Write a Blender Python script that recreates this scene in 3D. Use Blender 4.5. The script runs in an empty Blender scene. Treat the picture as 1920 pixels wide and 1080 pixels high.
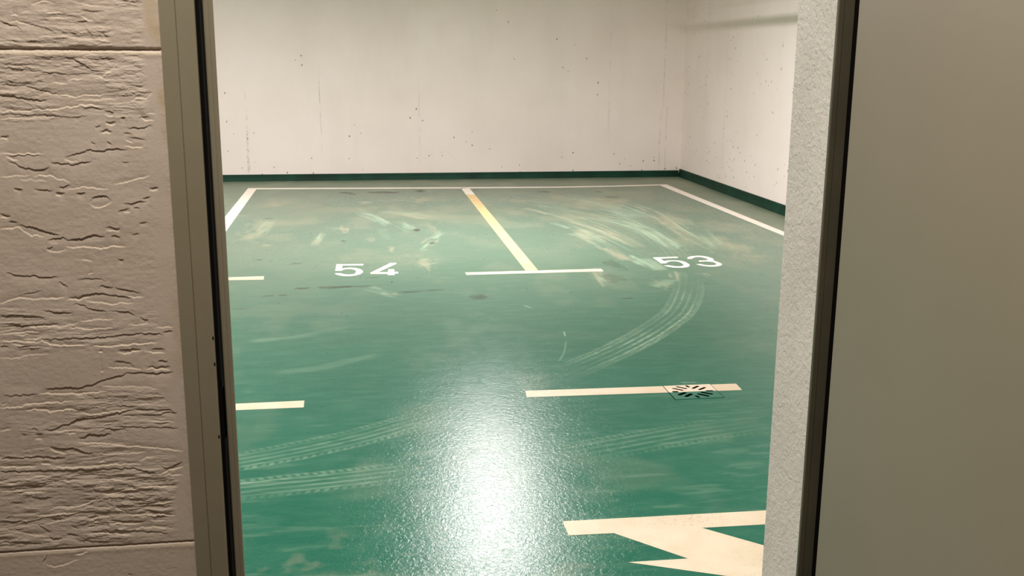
import bpy, bmesh, math
import numpy as np
from mathutils import Matrix, Vector

C = bpy.context.scene.collection
rng = np.random.default_rng(7)

# ------------------------------------------------------------------ camera
H = 1.5
F = 1917.4
P, RO, YA = map(math.radians, (12.651, 0.330, 8.394))
def axes():
    cy, sy = math.cos(YA), math.sin(YA)
    f0 = Vector((sy, cy, 0)); r0 = Vector((cy, -sy, 0)); u0 = Vector((0, 0, 1))
    fw = math.cos(P)*f0 - math.sin(P)*u0; up = math.cos(P)*u0 + math.sin(P)*f0
    return math.cos(RO)*r0 + math.sin(RO)*up, -math.sin(RO)*r0 + math.cos(RO)*up, fw
RT, UP, FW = axes()
cd = bpy.data.cameras.new('camera'); cam = bpy.data.objects.new('camera', cd); C.objects.link(cam)
m = Matrix((RT, UP, -FW)).transposed().to_4x4(); m.translation = (0, 0, H)
cam.matrix_world = m
cd.sensor_width = 36; cd.lens = F/1920*36; cd.clip_start = 0.02
bpy.context.scene.camera = cam

A3 = np.array([RT, UP, FW])
def ray(px, py):
    px = np.asarray(px, float); py = np.asarray(py, float)
    return A3[2] + ((px-960)/F)[..., None]*A3[0] - ((py-540)/F)[..., None]*A3[1]
def floor_pt(px, py):           # measured photo point -> place on the floor plane
    d = ray(px, py); return d[..., :2]/(-d[..., 2:3])*H
def wall_pt(px, py, Y):         # measured photo point -> (x, z) on a wall facing the camera
    d = ray(px, py); t = Y/d[..., 1]; return np.stack([d[..., 0]*t, H + d[..., 2]*t], -1)

# ------------------------------------------------------------------ helpers
def s2l(c):
    return tuple((x/255/12.92 if x/255 <= .04045 else ((x/255+.055)/1.055)**2.4) for x in c) + (1,)
def tag(o, label=None, cat=None, group=None, kind=None):
    if label: o['label'] = label
    if cat: o['category'] = cat
    if group: o['group'] = group
    if kind: o['kind'] = kind
    return o
def link(name, me, mat=None, parent=None):
    o = bpy.data.objects.new(name, me); C.objects.link(o)
    if mat is not None:
        for mm in (mat if isinstance(mat, (list, tuple)) else [mat]): me.materials.append(mm)
    if parent: o.parent = parent
    return o
def empty(name, loc=(0, 0, 0)):
    o = bpy.data.objects.new(name, None); o.location = loc; o.empty_display_size = .1
    C.objects.link(o); return o
def finish(name, bm, mat=None, parent=None, bevel=0):
    if bevel:
        bmesh.ops.bevel(bm, geom=bm.edges[:], offset=bevel, segments=2, affect='EDGES', profile=.6)
    bmesh.ops.recalc_face_normals(bm, faces=bm.faces[:])
    if parent is not None:
        bmesh.ops.translate(bm, verts=bm.verts[:], vec=-Vector(parent.location))
    me = bpy.data.meshes.new(name); bm.to_mesh(me); bm.free()
    return link(name, me, mat, parent)
def box(bm, x0, x1, y0, y1, z0, z1):
    r = bmesh.ops.create_cube(bm, size=1)
    bmesh.ops.scale(bm, verts=r['verts'], vec=(x1-x0, y1-y0, z1-z0))
    bmesh.ops.translate(bm, verts=r['verts'], vec=((x0+x1)/2, (y0+y1)/2, (z0+z1)/2))
    return r['verts']
def prism_xy(bm, pts, z0, z1):
    vs = [bm.verts.new((p[0], p[1], z0)) for p in pts]
    f = bm.faces.new(vs)
    r = bmesh.ops.extrude_face_region(bm, geom=[f])
    nv = [g for g in r['geom'] if isinstance(g, bmesh.types.BMVert)]
    bmesh.ops.translate(bm, verts=nv, vec=(0, 0, z1-z0))
def tube(bm, p0, p1, r, n=20):
    p0, p1 = Vector(p0), Vector(p1); d = p1-p0
    q = Vector((0, 0, 1)).rotation_difference(d).to_matrix().to_4x4()
    q.translation = (p0+p1)/2
    bmesh.ops.create_cone(bm, cap_ends=True, segments=n, radius1=r, radius2=r, depth=d.length, matrix=q)

# ---- lattice noise (gradient-free value noise with smooth interpolation)
def vnoise(x, y, seed=0):
    x = np.asarray(x, float); y = np.asarray(y, float)
    xi = np.floor(x).astype(np.int64); yi = np.floor(y).astype(np.int64)
    fx = x-xi; fy = y-yi
    fx = fx*fx*fx*(fx*(fx*6-15)+10); fy = fy*fy*fy*(fy*(fy*6-15)+10)
    def h(a, b):
        n = (a*374761393 + b*668265263 + seed*2147483647) & 0xFFFFFFFF
        n = ((n ^ (n >> 13))*1274126177) & 0xFFFFFFFF
        n = n ^ (n >> 16)
        return (n & 0xFFFF)/65535.0
    a = h(xi, yi); b = h(xi+1, yi); c = h(xi, yi+1); d = h(xi+1, yi+1)
    return (a*(1-fx)+b*fx)*(1-fy) + (c*(1-fx)+d*fx)*fy
def fbm(x, y, seed=0, o=4, g=.5):
    s = 0; a = 1; t = 0
    for i in range(o):
        s = s + a*vnoise(x*2**i, y*2**i, seed+i*17); t += a; a *= g
    return s/t
def sstep(a, b, x):
    t = np.clip((x-a)/(b-a), 0, 1); return t*t*(3-2*t)

def grid_mesh(name, us, vs, place, attr=None):
    U, V = np.meshgrid(us, vs); nu, nv = len(us), len(vs)
    co = place(U, V).reshape(-1, 3).astype(np.float32)
    me = bpy.data.meshes.new(name)
    me.vertices.add(nu*nv); me.vertices.foreach_set('co', co.ravel())
    i = (np.arange(nv-1)[:, None]*nu + np.arange(nu-1)[None, :]).ravel()
    q = np.stack([i, i+1, i+1+nu, i+nu], 1).astype(np.int32)
    me.loops.add(q.size); me.loops.foreach_set('vertex_index', q.ravel())
    me.polygons.add(len(q)); me.polygons.foreach_set('loop_start', np.arange(0, q.size, 4, dtype=np.int32))
    me.polygons.foreach_set('loop_total', np.full(len(q), 4, dtype=np.int32))
    me.update(calc_edges=True)
    me.shade_smooth()
    if attr is not None:
        a = me.attributes.new('wear', 'FLOAT_COLOR', 'POINT')
        a.data.foreach_set('color', attr.reshape(-1, 4).astype(np.float32).ravel())
    return me

# ------------------------------------------------------------------ node helpers
class NT:
    def __init__(s, name):
        s.m = bpy.data.materials.new(name); s.m.use_nodes = True
        s.t = s.m.node_tree; s.b = s.t.nodes['Principled BSDF']
        s.tc = s.t.nodes.new('ShaderNodeTexCoord'); s.co = s.tc.outputs['Object']
    def n(s, typ, ins=None, **kw):
        nd = s.t.nodes.new(typ)
        for k, v in kw.items(): setattr(nd, k, v)
        for k, v in (ins or {}).items(): s.put(nd.inputs[k], v)
        return nd
    def put(s, sock, v):
        if isinstance(v, bpy.types.NodeSocket): s.t.links.new(v, sock)
        else: sock.default_value = v
    def noise(s, scale, detail=4, rough=.55, co=None, stretch=None, dist=0):
        co = co or s.co
        if stretch: co = s.n('ShaderNodeMapping', {'Vector': co, 'Scale': stretch}).outputs[0]
        return s.n('ShaderNodeTexNoise', {'Vector': co, 'Scale': scale, 'Detail': detail, 'Roughness': rough, 'Distortion': dist}).outputs['Fac']
    def ramp(s, v, a, b, lo=0., hi=1.):
        return s.n('ShaderNodeMapRange', {'Value': v, 'From Min': a, 'From Max': b, 'To Min': lo, 'To Max': hi}, clamp=True).outputs[0]
    def mix(s, f, a, b, mode='MIX'):
        nd = s.n('ShaderNodeMix', data_type='RGBA', blend_type=mode)
        s.put(nd.inputs[0], f); s.put(nd.inputs[6], a); s.put(nd.inputs[7], b); return nd.outputs[2]
    def math(s, op, a, b=0., c=None):
        nd = s.n('ShaderNodeMath', operation=op); s.put(nd.inputs[0], a); s.put(nd.inputs[1], b)
        if c is not None: s.put(nd.inputs[2], c)
        return nd.outputs[0]
    def bump(s, h, dist, strength=1., prev=None):
        nd = s.n('ShaderNodeBump', {'Height': h, 'Distance': dist, 'Strength': strength})
        if prev is not None: s.put(nd.inputs['Normal'], prev)
        return nd.outputs[0]
    def set(s, col=None, rough=None, normal=None, **kw):
        if col is not None: s.put(s.b.inputs['Base Color'], col)
        if rough is not None: s.put(s.b.inputs['Roughness'], rough)
        if normal is not None: s.put(s.b.inputs['Normal'], normal)
        for k, v in kw.items(): s.put(s.b.inputs[k], v)
        return s.m

# ------------------------------------------------------------------ materials
def mat_floor():
    t = NT('green_epoxy_floor')
    at = t.n('ShaderNodeAttribute', attribute_name='wear')
    sp = t.n('ShaderNodeSeparateColor', {'Color': at.outputs['Color']})
    dust, dark, mark = sp.outputs[0], sp.outputs[1], sp.outputs[2]; edge = at.outputs['Alpha']
    big = t.noise(.9, 3); med = t.noise(5, 5, .6, stretch=(1, 2.5, 1))
    c = t.mix(t.ramp(big, .3, .7), s2l((18, 101, 80)), s2l((32, 109, 88)))
    c = t.mix(t.ramp(med, .45, .8, 0, .35), c, s2l((92, 140, 116)))
    c = t.mix(edge, c, s2l((108, 118, 92)))
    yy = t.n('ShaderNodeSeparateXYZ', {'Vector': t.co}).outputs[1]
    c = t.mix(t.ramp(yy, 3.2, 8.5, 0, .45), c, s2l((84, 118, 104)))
    c = t.mix(dust, c, s2l((160, 158, 134)))
    c = t.mix(mark, c, s2l((158, 184, 158)))
    c = t.mix(dark, c, s2l((38, 46, 36)))
    fine = t.noise(150, 3, .6); wav = t.noise(62, 4, .6, dist=.6)
    far = t.ramp(t.n('ShaderNodeSeparateXYZ', {'Vector': t.co}).outputs[1], 4.6, 7.5, 1, .12)   # the coat lies smoother inside the bays
    nrm = t.bump(fine, .0006, t.math('MULTIPLY', far, .9))
    nrm = t.bump(wav, .0013, t.math('MULTIPLY', far, .9), nrm)
    r = t.math('ADD', t.ramp(t.noise(14, 3), .3, .7, .19, .24), t.math('MULTIPLY', t.math('ADD', dust, edge), .15))
    return t.set(c, r, nrm, **{'IOR': 1.5, 'Specular IOR Level': .28})
def mat_paint(name, base, worn, wear=.5, fleck=(120, 105, 85)):
    t = NT(name)
    c = t.mix(t.ramp(t.noise(6, 5, .6), .4, .75), s2l(base), s2l(worn))
    sp = t.ramp(t.noise(90, 4, .7), .57, .68)
    rg = t.ramp(t.noise(3.5, 3), .45, .65)
    c = t.mix(t.math('MULTIPLY', t.math('MULTIPLY', sp, rg), wear), c, s2l(fleck))
    return t.set(c, t.ramp(t.noise(30, 3), .3, .7, .45, .6), t.bump(t.noise(220, 3), .0004, .6))
def mat_concrete(name, seams=(), axis='X'):
    """white painted cast concrete: mottling, drifting blow holes, faint vertical board joints"""
    t = NT(name)
    xyz = t.n('ShaderNodeSeparateXYZ', {'Vector': t.co}); h = xyz.outputs[0 if axis == 'X' else 1]; z = xyz.outputs[2]
    c = t.mix(t.ramp(t.noise(1.1, 4), .35, .7), s2l((247, 236, 231)), s2l((241, 228, 222)))
    c = t.mix(t.ramp(t.noise(2.2, 5, .6, stretch=(1, 1, .25)), .5, .85, 0, .2), c, s2l((200, 192, 182)))
    # blow holes
    v2 = t.n('ShaderNodeCombineXYZ', {'X': h, 'Y': t.math('MULTIPLY', z, .7), 'Z': 0.0}).outputs[0]
    vz = t.n('ShaderNodeTexVoronoi', {'Vector': v2, 'Scale': 13.0, 'Randomness': 1.0}, voronoi_dimensions='2D')
    rnd = t.n('ShaderNodeSeparateColor', {'Color': vz.outputs['Color']})
    clus = t.math('ADD', t.noise(1.3, 3, .6, stretch=(1.6, 1.6, .7)), t.ramp(z, 0.0, .8, .17, -.05 if axis == 'X' else -.01))
    thr = t.ramp(clus, .50 if axis == 'X' else .46, .72, .0, .28 if axis == 'X' else .5)
    pick = t.math('LESS_THAN', rnd.outputs[0], thr)
    size = t.ramp(rnd.outputs[1], 0, 1, .05, .125)
    hole = t.math('MULTIPLY', pick, t.ramp(t.math('SUBTRACT', size, vz.outputs['Distance']), 0, .03))
    c = t.mix(t.math('MULTIPLY', hole, .75), c, s2l((105, 100, 92)))
    hh = t.math('MULTIPLY', hole, -1)
    # joints
    tot = None
    wob = t.math('MULTIPLY', t.math('SUBTRACT', t.noise(3, 3), .5), .03)
    for (x0, w, z0, z1, s) in seams:
        d = t.math('ABSOLUTE', t.math('SUBTRACT', t.math('ADD', h, wob), x0))
        k = t.ramp(d, 0, w, 1, 0)
        k = t.math('MULTIPLY', k, t.math('MULTIPLY', t.ramp(z, z0-.1, z0+.1), t.ramp(z, z1-.15, z1+.15, 1, 0)))
        k = t.math('MULTIPLY', k, t.math('MULTIPLY', t.ramp(t.noise(14, 3, .7), .40, .62), s*.6))
        tot = k if tot is None else t.math('MAXIMUM', tot, k)
    if tot is not None:
        c = t.mix(tot, c, s2l((92, 88, 80)))
    nrm = t.bump(t.noise(4, 6, .6, stretch=(1, 1, .4)), .012, .5)
    nrm = t.bump(hh, .004, .8, nrm)
    return t.set(c, .75, nrm)
def mat_plain(name, col, rough=.5, var=.12, scale=3, bump=0, bscale=60, **kw):
    t = NT(name)
    c1 = s2l(col); c2 = s2l(tuple(v*(1-var) for v in col))
    c = t.mix(t.ramp(t.noise(scale, 4), .35, .7), c1, c2)
    nrm = t.bump(t.noise(bscale, 4, .6), bump, .8) if bump else None
    return t.set(c, rough, nrm, **kw)
def mat_reveal():
    t = NT('roughcast_render')
    c = t.mix(t.ramp(t.noise(5, 5), .35, .7), s2l((242, 234, 226)), s2l((226, 217, 208)))
    n1 = t.noise(130, 4, .65); n2 = t.noise(55, 4, .6, dist=1.0)
    c = t.mix(t.ramp(n1, .62, .75, 0, .35), c, s2l((150, 143, 132)))
    nrm = t.bump(n1, .0022, 1.); nrm = t.bump(n2, .0036, 1., nrm)
    return t.set(c, .85, nrm)
def mat_stucco():
    t = NT('board_textured_plaster')
    at = t.n('ShaderNodeAttribute', attribute_name='wear')  # plaster masks: ochre smears, ledge shade with joint dirt, painted highlights
    sp = t.n('ShaderNodeSeparateColor', {'Color': at.outputs['Color']})
    c = t.mix(t.ramp(t.noise(6, 5, .6), .35, .7), s2l((208, 194, 180)), s2l((200, 185, 169)))
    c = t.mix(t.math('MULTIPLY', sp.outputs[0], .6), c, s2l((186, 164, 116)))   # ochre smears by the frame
    c = t.mix(t.math('MULTIPLY', sp.outputs[1], .65), c, s2l((120, 100, 84)))   # shade under the ledges painted dark, plus dirt held in the joints
    c = t.mix(t.math('MULTIPLY', sp.outputs[2], .6), c, s2l((244, 228, 202)))  # highlight on upward-facing ledges and joint lips, painted into the colour
    return t.set(c, .7, t.bump(t.noise(420, 3, .6), .0004, .7))

M = dict(
    floor=mat_floor(),
    line=mat_paint('cream_line_paint', (229, 208, 182), (220, 195, 164), .5),
    line_far=mat_paint('white_line_paint', (246, 238, 228), (240, 226, 212), .15),
    line_yellow=mat_paint('yellowed_line_paint', (232, 203, 150), (218, 184, 132), .45, (170, 140, 95)),
    line_worn=mat_paint('worn_line_paint', (236, 218, 192), (222, 200, 172), .8, (110, 95, 78)),
    stucco=mat_stucco(), reveal=mat_reveal(),
    frame=mat_plain('grey_green_frame_paint', (146, 138, 116), .42, .07, 4, .0002, 25),
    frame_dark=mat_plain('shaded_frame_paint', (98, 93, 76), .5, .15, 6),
    gasket=mat_plain('black_rubber_seal', (14, 12, 9), .9, .2, 30, **{'Specular IOR Level': .1}),
    slot=mat_plain('dark_opening', (4, 4, 4), .95, .1, 30, **{'Specular IOR Level': 0.0}),
    leaf=mat_plain('grey_green_door_paint', (150, 140, 121), .36, .05, 1.5, .0004, 9),
    skirt=mat_plain('dark_green_skirting_paint', (2, 60, 42), .6, .35, 4, .003, 14, **{'Specular IOR Level': .25}),
    ceil=mat_plain('white_ceiling_paint', (225, 220, 212), .9, .08, 2),
    corr=mat_plain('beige_corridor_paint', (190, 176, 158), .85, .08, 2),
    corrfloor=mat_plain('grey_corridor_floor', (110, 104, 96), .6, .15, 4),
    metal=mat_plain('galvanised_pipe', (170, 172, 170), .35, .15, 9, Metallic=.8),
    house=mat_plain('white_lamp_housing', (235, 235, 230), .5, .04, 5),
    drainpit=mat_plain('pit_shade_black', (4, 4, 4), .95, .3, 20, **{'Specular IOR Level': 0.0}),
)

# ------------------------------------------------------------------ place dimensions
XR, YB, ZC = 4.1355, 12.9675, 2.75      # right wall, back wall, ceiling
XL = -6.0
D = 1.5                                 # door frame face
YF = 1.697                              # garage side of the door wall
WALLF = 1.505                           # corridor face of the door wall

# ------------------------------------------------------------------ floor with its wear
def polyline_field(X, Y, pts, width):
    """distance to polyline and signed lateral offset & arclength for vertices near it"""
    best = np.full(X.shape, 1e9); lat = np.zeros(X.shape); arc = np.zeros(X.shape); s0 = 0
    for a, b in zip(pts[:-1], pts[1:]):
        d = b-a; L = np.hypot(*d); d = d/L
        t = np.clip((X-a[0])*d[0]+(Y-a[1])*d[1], 0, L)
        dx = X-(a[0]+t*d[0]); dy = Y-(a[1]+t*d[1]); r = np.hypot(dx, dy)
        k = r < best
        best = np.where(k, r, best); lat = np.where(k, -dx*d[1]+dy*d[0], lat); arc = np.where(k, s0+t, arc)
        s0 += L
    return best, lat, arc, s0
def smooth_poly(pts, n=10):
    p = np.array(pts, float); out = []
    q = np.vstack([2*p[0]-p[1], p, 2*p[-1]-p[-2]])
    for i in range(1, len(q)-2):
        for t in np.linspace(0, 1, n, endpoint=False):
            a, b, c, d = q[i-1], q[i], q[i+1], q[i+2]
            out.append(.5*((2*b)+(-a+c)*t+(2*a-5*b+4*c-d)*t*t+(-a+3*b-3*c+d)*t**3))
    out.append(p[-1]); return np.array(out)

ys = [1.697]
while ys[-1] < YB:
    y = ys[-1]; ys.append(y + (.02 if y < 2.5 else min(.03, max(.0034, y*y/3000))))
ys[-1] = YB; ys = np.array(ys)
xs = np.unique(np.round(np.concatenate([np.linspace(XL, -1.9, 60), np.arange(-1.9, 2.9, .0055), np.arange(2.9, XR, .009), [XR]]), 5))
U, V = np.meshgrid(xs, ys)
dust = np.zeros(U.shape); dark = np.zeros(U.shape); mark = np.zeros(U.shape); edge = np.zeros(U.shape)

n1 = fbm(U*1.4, V*.9, 1); n2 = fbm(U*4, V*2.6, 5, 3, .5); n3 = fbm(U*25, V*18, 9, 4)
# everything outside the bays and the first strip in them is greyer
bx0, bx1, by = -1.32, 3.70, 12.12
edge = np.maximum.reduce([sstep(by-.02, by+.06, V), sstep(bx1-.02, bx1+.05, U)*sstep(6.0, 8.5, V), sstep(bx0+.02, bx0-.05, U)*sstep(7, 8.5, V)])*.85
edge = np.maximum(edge, .75*sstep(10.8, 12.1, V + .8*(n1-.5)))
edge = np.maximum(edge, .35*sstep(7.5, 10.5, V)*sstep(.35, .6, n1))
# a general haze of dust, stronger deep in the bays
dust += .14*sstep(7.0, 10.5, V)*sstep(.40, .72, n2) + .10*sstep(5, 8, V)*sstep(.4, .7, n1)
dust += .10*sstep(.55, .8, n2) + .22*sstep(4.5, 8.5, V)
def blob(arr, px, py, rx, ry, s, sharp=.35, seed=3, ang=0):
    c = floor_pt(px, py); ex = floor_pt(px+rx, py)-c; 
    far = floor_pt(px, py-ry); wy = abs(far[1]-c[1])+1e-3; wx = abs(ex[0])+1e-3
    dx = (U-c[0])/wx; dy = (V-c[1])/wy
    if ang: dx, dy = dx*math.cos(ang)+dy*math.sin(ang), -dx*math.sin(ang)+dy*math.cos(ang)
    r = np.hypot(dx, dy) + (vnoise(U/wx*2.3, V/wy*2.3, seed)-.5)*.9 + (vnoise(U/wx*7, V/wy*7, seed+1)-.5)*.5
    arr += s*sstep(1.0, 1.0-sharp, r)
# bay 54 (left)
c54 = lambda x, y: (400+x/3.375, 300+y/3.375)
for x, y, rx, ry, s in [(1300, 250, 90, 22, .5), (950, 272, 60, 12, .45), (1150, 300, 150, 25, .25), (300, 420, 90, 50, .38),
                        (230, 490, 110, 40, .38), (820, 440, 45, 28, .5), (650, 520, 45, 30, .4), (1350, 660, 60, 38, .45), (1130, 565, 24, 22, .45),
                        (990, 500, 50, 25, .3), (1300, 350, 130, 30, .28), (400, 260, 80, 40, .25), (1380, 440, 60, 60, .25), (600, 265, 20, 6, .4), (340, 540, 50, 10, .3)]:
    blob(dust, *c54(x, y), rx/3.375, ry/3.375, s, .9, int(x))
for x, y, rx, ry, s in [(830, 208, 60, 6, .8), (1100, 205, 150, 7, .75), (880, 216, 30, 5, .7), (1310, 196, 36, 9, .75), (1283, 443, 28, 7, .75), (1388, 526, 24, 7, .5),
                        (825, 512, 18, 5, .5), (345, 372, 40, 5, .45), (690, 300, 12, 4, .3), (1105, 248, 6, 3, .7), (918, 475, 5, 3, .7), (285, 632, 40, 6, .3),
                        (570, 812, 80, 7, .6), (760, 806, 130, 8, .5), (1250, 835, 80, 8, .5), (900, 800, 200, 6, .35), (1690, 868, 75, 20, .22), (440, 855, 30, 4, .5), (340, 860, 60, 3, .4),
                        (160, 940, 60, 6, .25), (1130, 773, 9, 3, .9), (520, 655, 45, 6, .3), (1380, 825, 100, 8, .35), (1000, 745, 60, 3, .4)]:
    blob(dark, *c54(x, y), rx/3.375, ry/3.375, s, .6, int(x)+1)
# bay 53 (right)
c53 = lambda x, y: (860+x/3.097, 300+y/3.097)
for x, y, rx, ry, s in [(800, 250, 230, 40, .45), (620, 225, 120, 25, .35), (1230, 350, 140, 45, .35), (750, 440, 120, 40, .35), (1640, 520, 170, 70, .35), (1600, 400, 200, 60, .25),
                        (340, 240, 50, 14, .4), (1300, 480, 160, 40, .2), (980, 200, 200, 30, .25), (1180, 720, 60, 35, .35), (1430, 665, 50, 18, .3), (250, 230, 130, 14, .25), (940, 560, 50, 30, .3), (1500, 470, 120, 40, .3)]:
    blob(dust, *c53(x, y), rx/3.097, ry/3.097, s, .95, int(x)+2)
for x, y, rx, ry, s in [(495, 184, 50, 5, .6), (815, 185, 30, 4, .5), (95, 175, 22, 3, .6), (900, 215, 50, 8, .3), (115, 795, 65, 18, .2), (905, 610, 60, 40, .25), (900, 690, 100, 30, .2), (980, 803, 50, 4, .4)]:
    blob(dark, *c53(x, y), rx/3.097, ry/3.097, s, .6, int(x)+3)
# sweeping scuffs left by turning tyres: (points, half width m, strength)
def streak(pts, w, s, arr, f=c53, comb=0, seed=0):
    p = smooth_poly([floor_pt(*f(*q)) for q in pts])
    lo = p.min(0)-w*2; hi = p.max(0)+w*2
    j = np.where((ys > lo[1]) & (ys < hi[1]))[0]; i = np.where((xs > lo[0]) & (xs < hi[0]))[0]
    if not len(i) or not len(j): return
    sl = (slice(j[0], j[-1]+1), slice(i[0], i[-1]+1))
    X, Y = U[sl], V[sl]
    r, lat, arc, L = polyline_field(X, Y, p, w)
    a = sstep(w, w*.45, r)*sstep(0, .12*L+.02, arc)*sstep(0, .12*L+.02, L-arc)
    a *= .25+.75*sstep(.35, .7, vnoise(arc*3.0, lat*14/max(w, .02)*.1+seed, seed+40))
    if comb: a *= .35+.65*sstep(.35, .65, vnoise(arc*1.5, lat*comb, seed+50))
    arr[sl] += s*a
for k, (pts, w, s, comb) in enumerate([
    ([(370, 278), (450, 295), (520, 318)], .05, .5, 0), ([(410, 258), (600, 285), (850, 340), (1000, 370), (1150, 440)], .09, .5, 30),
    ([(530, 362), (600, 380), (650, 398)], .05, .55, 0), ([(560, 345), (700, 365), (900, 430), (1070, 520)], .09, .6, 22),
    ([(640, 420), (720, 440), (780, 470), (860, 525)], .10, .5, 20), ([(950, 372), (1080, 400), (1180, 455), (1260, 515)], .10, .55, 26),
    ([(860, 505), (920, 540), (980, 585)], .07, .5, 30), ([(1000, 560), (1030, 585), (1060, 612)], .05, .45, 30), ([(1060, 568), (1120, 600), (1185, 645)], .08, .5, 26),
    ([(1040, 255), (1200, 345), (1330, 430), (1420, 470)], .11, .5, 22), ([(1290, 330), (1420, 420), (1530, 520)], .09, .4, 24),
    ([(620, 210), (800, 240), (950, 290), (1060, 345)], .2, .35, 8), ([(780, 620), (830, 670), (860, 730)], .06, .35, 40), ([(1130, 740), (1180, 720), (1220, 690)], .08, .4, 20),
    ([(300, 235), (500, 250), (800, 300)], .10, .3, 14), ([(1240, 640), (1245, 710)], .07, .35, 50), ([(1290, 650), (1300, 720)], .05, .3, 50)]):
    streak(pts, w, s, dust if k % 3 == 0 else mark, c53, comb, k)
for k, (pts, w, s, comb) in enumerate([
    ([(880, 330), (960, 345), (1060, 385), (1110, 420)], .08, .5, 24), ([(1040, 322), (1200, 335), (1440, 365)], .07, .4, 20), ([(930, 262), (1010, 275)], .05, .45, 0),
    ([(1100, 390), (1200, 400), (1260, 445)], .07, .4, 24), ([(1380, 500), (1420, 480), (1450, 455)], .06, .45, 30), ([(1290, 580), (1350, 560)], .05, .3, 30),
    ([(700, 460), (680, 500), (640, 540)], .05, .5, 20), ([(1060, 430), (1090, 470), (1110, 510)], .06, .4, 28), ([(770, 420), (790, 450), (830, 470)], .06, .35, 28),
    ([(960, 810), (1060, 830), (1170, 870)], .07, .5, 26), ([(360, 380), (330, 440), (300, 470)], .06, .35, 20)]):
    streak(pts, w, s, mark, c54, comb, k+60)
# bundles of thin parallel scratches following the same sweeps
def fan(f, pts, n_, spread, s, seed):
    g_ = np.random.default_rng(seed)
    P0 = np.array(pts, float); d = P0[-1]-P0[0]; nn = np.array([-d[1], d[0]])/np.hypot(*d)
    for i in range(n_):
        o = nn*g_.uniform(-1, 1)*spread; a, b = sorted(g_.uniform(0, 1, 2))
        if b-a < .2: b = min(1, a+.35)
        t_ = np.linspace(a, b, 4)*(len(P0)-1)
        q = [(np.interp(t, range(len(P0)), P0[:, 0])+o[0], np.interp(t, range(len(P0)), P0[:, 1])+o[1]) for t in t_]
        streak(q, g_.uniform(.012, .03), s*g_.uniform(.5, 1.1), mark if g_.random() < .6 else dust, f, 0, seed+i)
for k, (f, pts, n_, sp_, s_) in enumerate([
    (c53, [(380, 270), (600, 330), (850, 420), (1080, 540)], 16, 34, .55), (c53, [(600, 290), (900, 340), (1130, 420), (1280, 530)], 18, 30, .5),
    (c53, [(640, 400), (780, 460), (960, 560)], 12, 30, .5), (c53, [(900, 220), (1150, 310), (1330, 430), (1500, 520)], 20, 34, .45),
    (c53, [(980, 540), (1080, 600), (1190, 650)], 10, 26, .55), (c53, [(560, 215), (820, 260), (1060, 340)], 12, 30, .35), (c53, [(780, 620), (860, 740)], 6, 20, .4),
    (c53, [(1240, 630), (1260, 720)], 6, 40, .35),
    (c54, [(880, 320), (1000, 360), (1120, 430)], 12, 26, .55), (c54, [(1030, 300), (1230, 335), (1450, 370)], 12, 28, .4), (c54, [(1160, 390), (1260, 450)], 8, 30, .5),
    (c54, [(1290, 590), (1450, 460)], 9, 30, .4), (c54, [(700, 450), (630, 540)], 6, 20, .45), (c54, [(960, 800), (1170, 870)], 8, 18, .5), (c54, [(900, 240), (1380, 260)], 9, 24, .35),
    (c54, [(200, 500), (390, 350)], 9, 34, .35), (c54, [(1300, 640), (1440, 620)], 8, 30, .35)]):
    fan(f, pts, n_, sp_, s_*.75, 300+k*31)
idn = lambda x, y: (x, y)
for k, (pts, w, s) in enumerate([([(980, 571), (999, 579)], .008, .9), ([(1057, 620), (1060, 632)], .006, .8), ([(1062, 638), (1057, 662), (1046, 680)], .005, .4), ([(1272, 717), (1310, 717)], .006, .9),
                                 ([(455, 640), (560, 632), (650, 610)], .05, .25), ([(500, 700), (600, 690), (720, 660)], .07, .15), ([(450, 730), (480, 735)], .03, .2)]):
    streak(pts, w, s, mark, idn, 0, k+90)
# ribbed tyre prints
def tyre(pts, hw, s, ribs=4, blocks=True, fade=(.25, .25), seed=0):
    p = smooth_poly([floor_pt(*q) for q in pts])
    lo = p.min(0)-hw*1.5; hi = p.max(0)+hw*1.5
    j = np.where((ys > lo[1]) & (ys < hi[1]))[0]; i = np.where((xs > lo[0]) & (xs < hi[0]))[0]
    sl = (slice(j[0], j[-1]+1), slice(i[0], i[-1]+1)); X, Y = U[sl], V[sl]
    r, lat, arc, L = polyline_field(X, Y, p, hw)
    q = lat/hw
    inside = sstep(1.06, .96, np.abs(q))
    rb = np.abs(((q*.5+.5)*(ribs+1)) % 1-.5)*2
    lineb = sstep(.45, .85, rb)*inside
    a = inside*.16 + .84*lineb
    if blocks:
        sh = sstep(.68, .78, np.abs(q))*inside
        a = np.maximum(a*(1-.5*sh), sh*.85*sstep(.35, .55, np.abs((arc/.032+np.sign(q)*.4+np.abs(q)*1.2) % 1-.5)*2))
    a *= sstep(0, fade[0]*L, arc)*sstep(0, fade[1]*L, L-arc)*(.25+1.1*vnoise(arc*2.6, q*1.8+seed, seed))*(.45+.9*vnoise(arc*30, q*9, seed+1))
    mark[sl] += s*a
tyre([(1292, 512), (1290, 545), (1275, 580), (1250, 603), (1205, 632), (1150, 660), (1090, 686), (1035, 710), (990, 730)], .105, .62, 4, True, (.45, .4), 3)
tyre([(430, 868), (520, 852), (600, 836), (690, 815), (770, 792), (850, 770)], .095, .42, 4, True, (.05, .4), 5)
tyre([(430, 921), (520, 911), (610, 902), (700, 892), (795, 880)], .095, .42, 4, True, (.05, .3), 6)
tyre([(980, 868), (1080, 850), (1180, 832), (1290, 812), (1400, 796), (1470, 786)], .11, .28, 4, True, (.3, .5), 8)
tyre([(1282, 500), (1262, 470), (1225, 438), (1180, 412), (1130, 392), (1070, 376)], .12, .35, 4, False, (.3, .3), 10)
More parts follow.
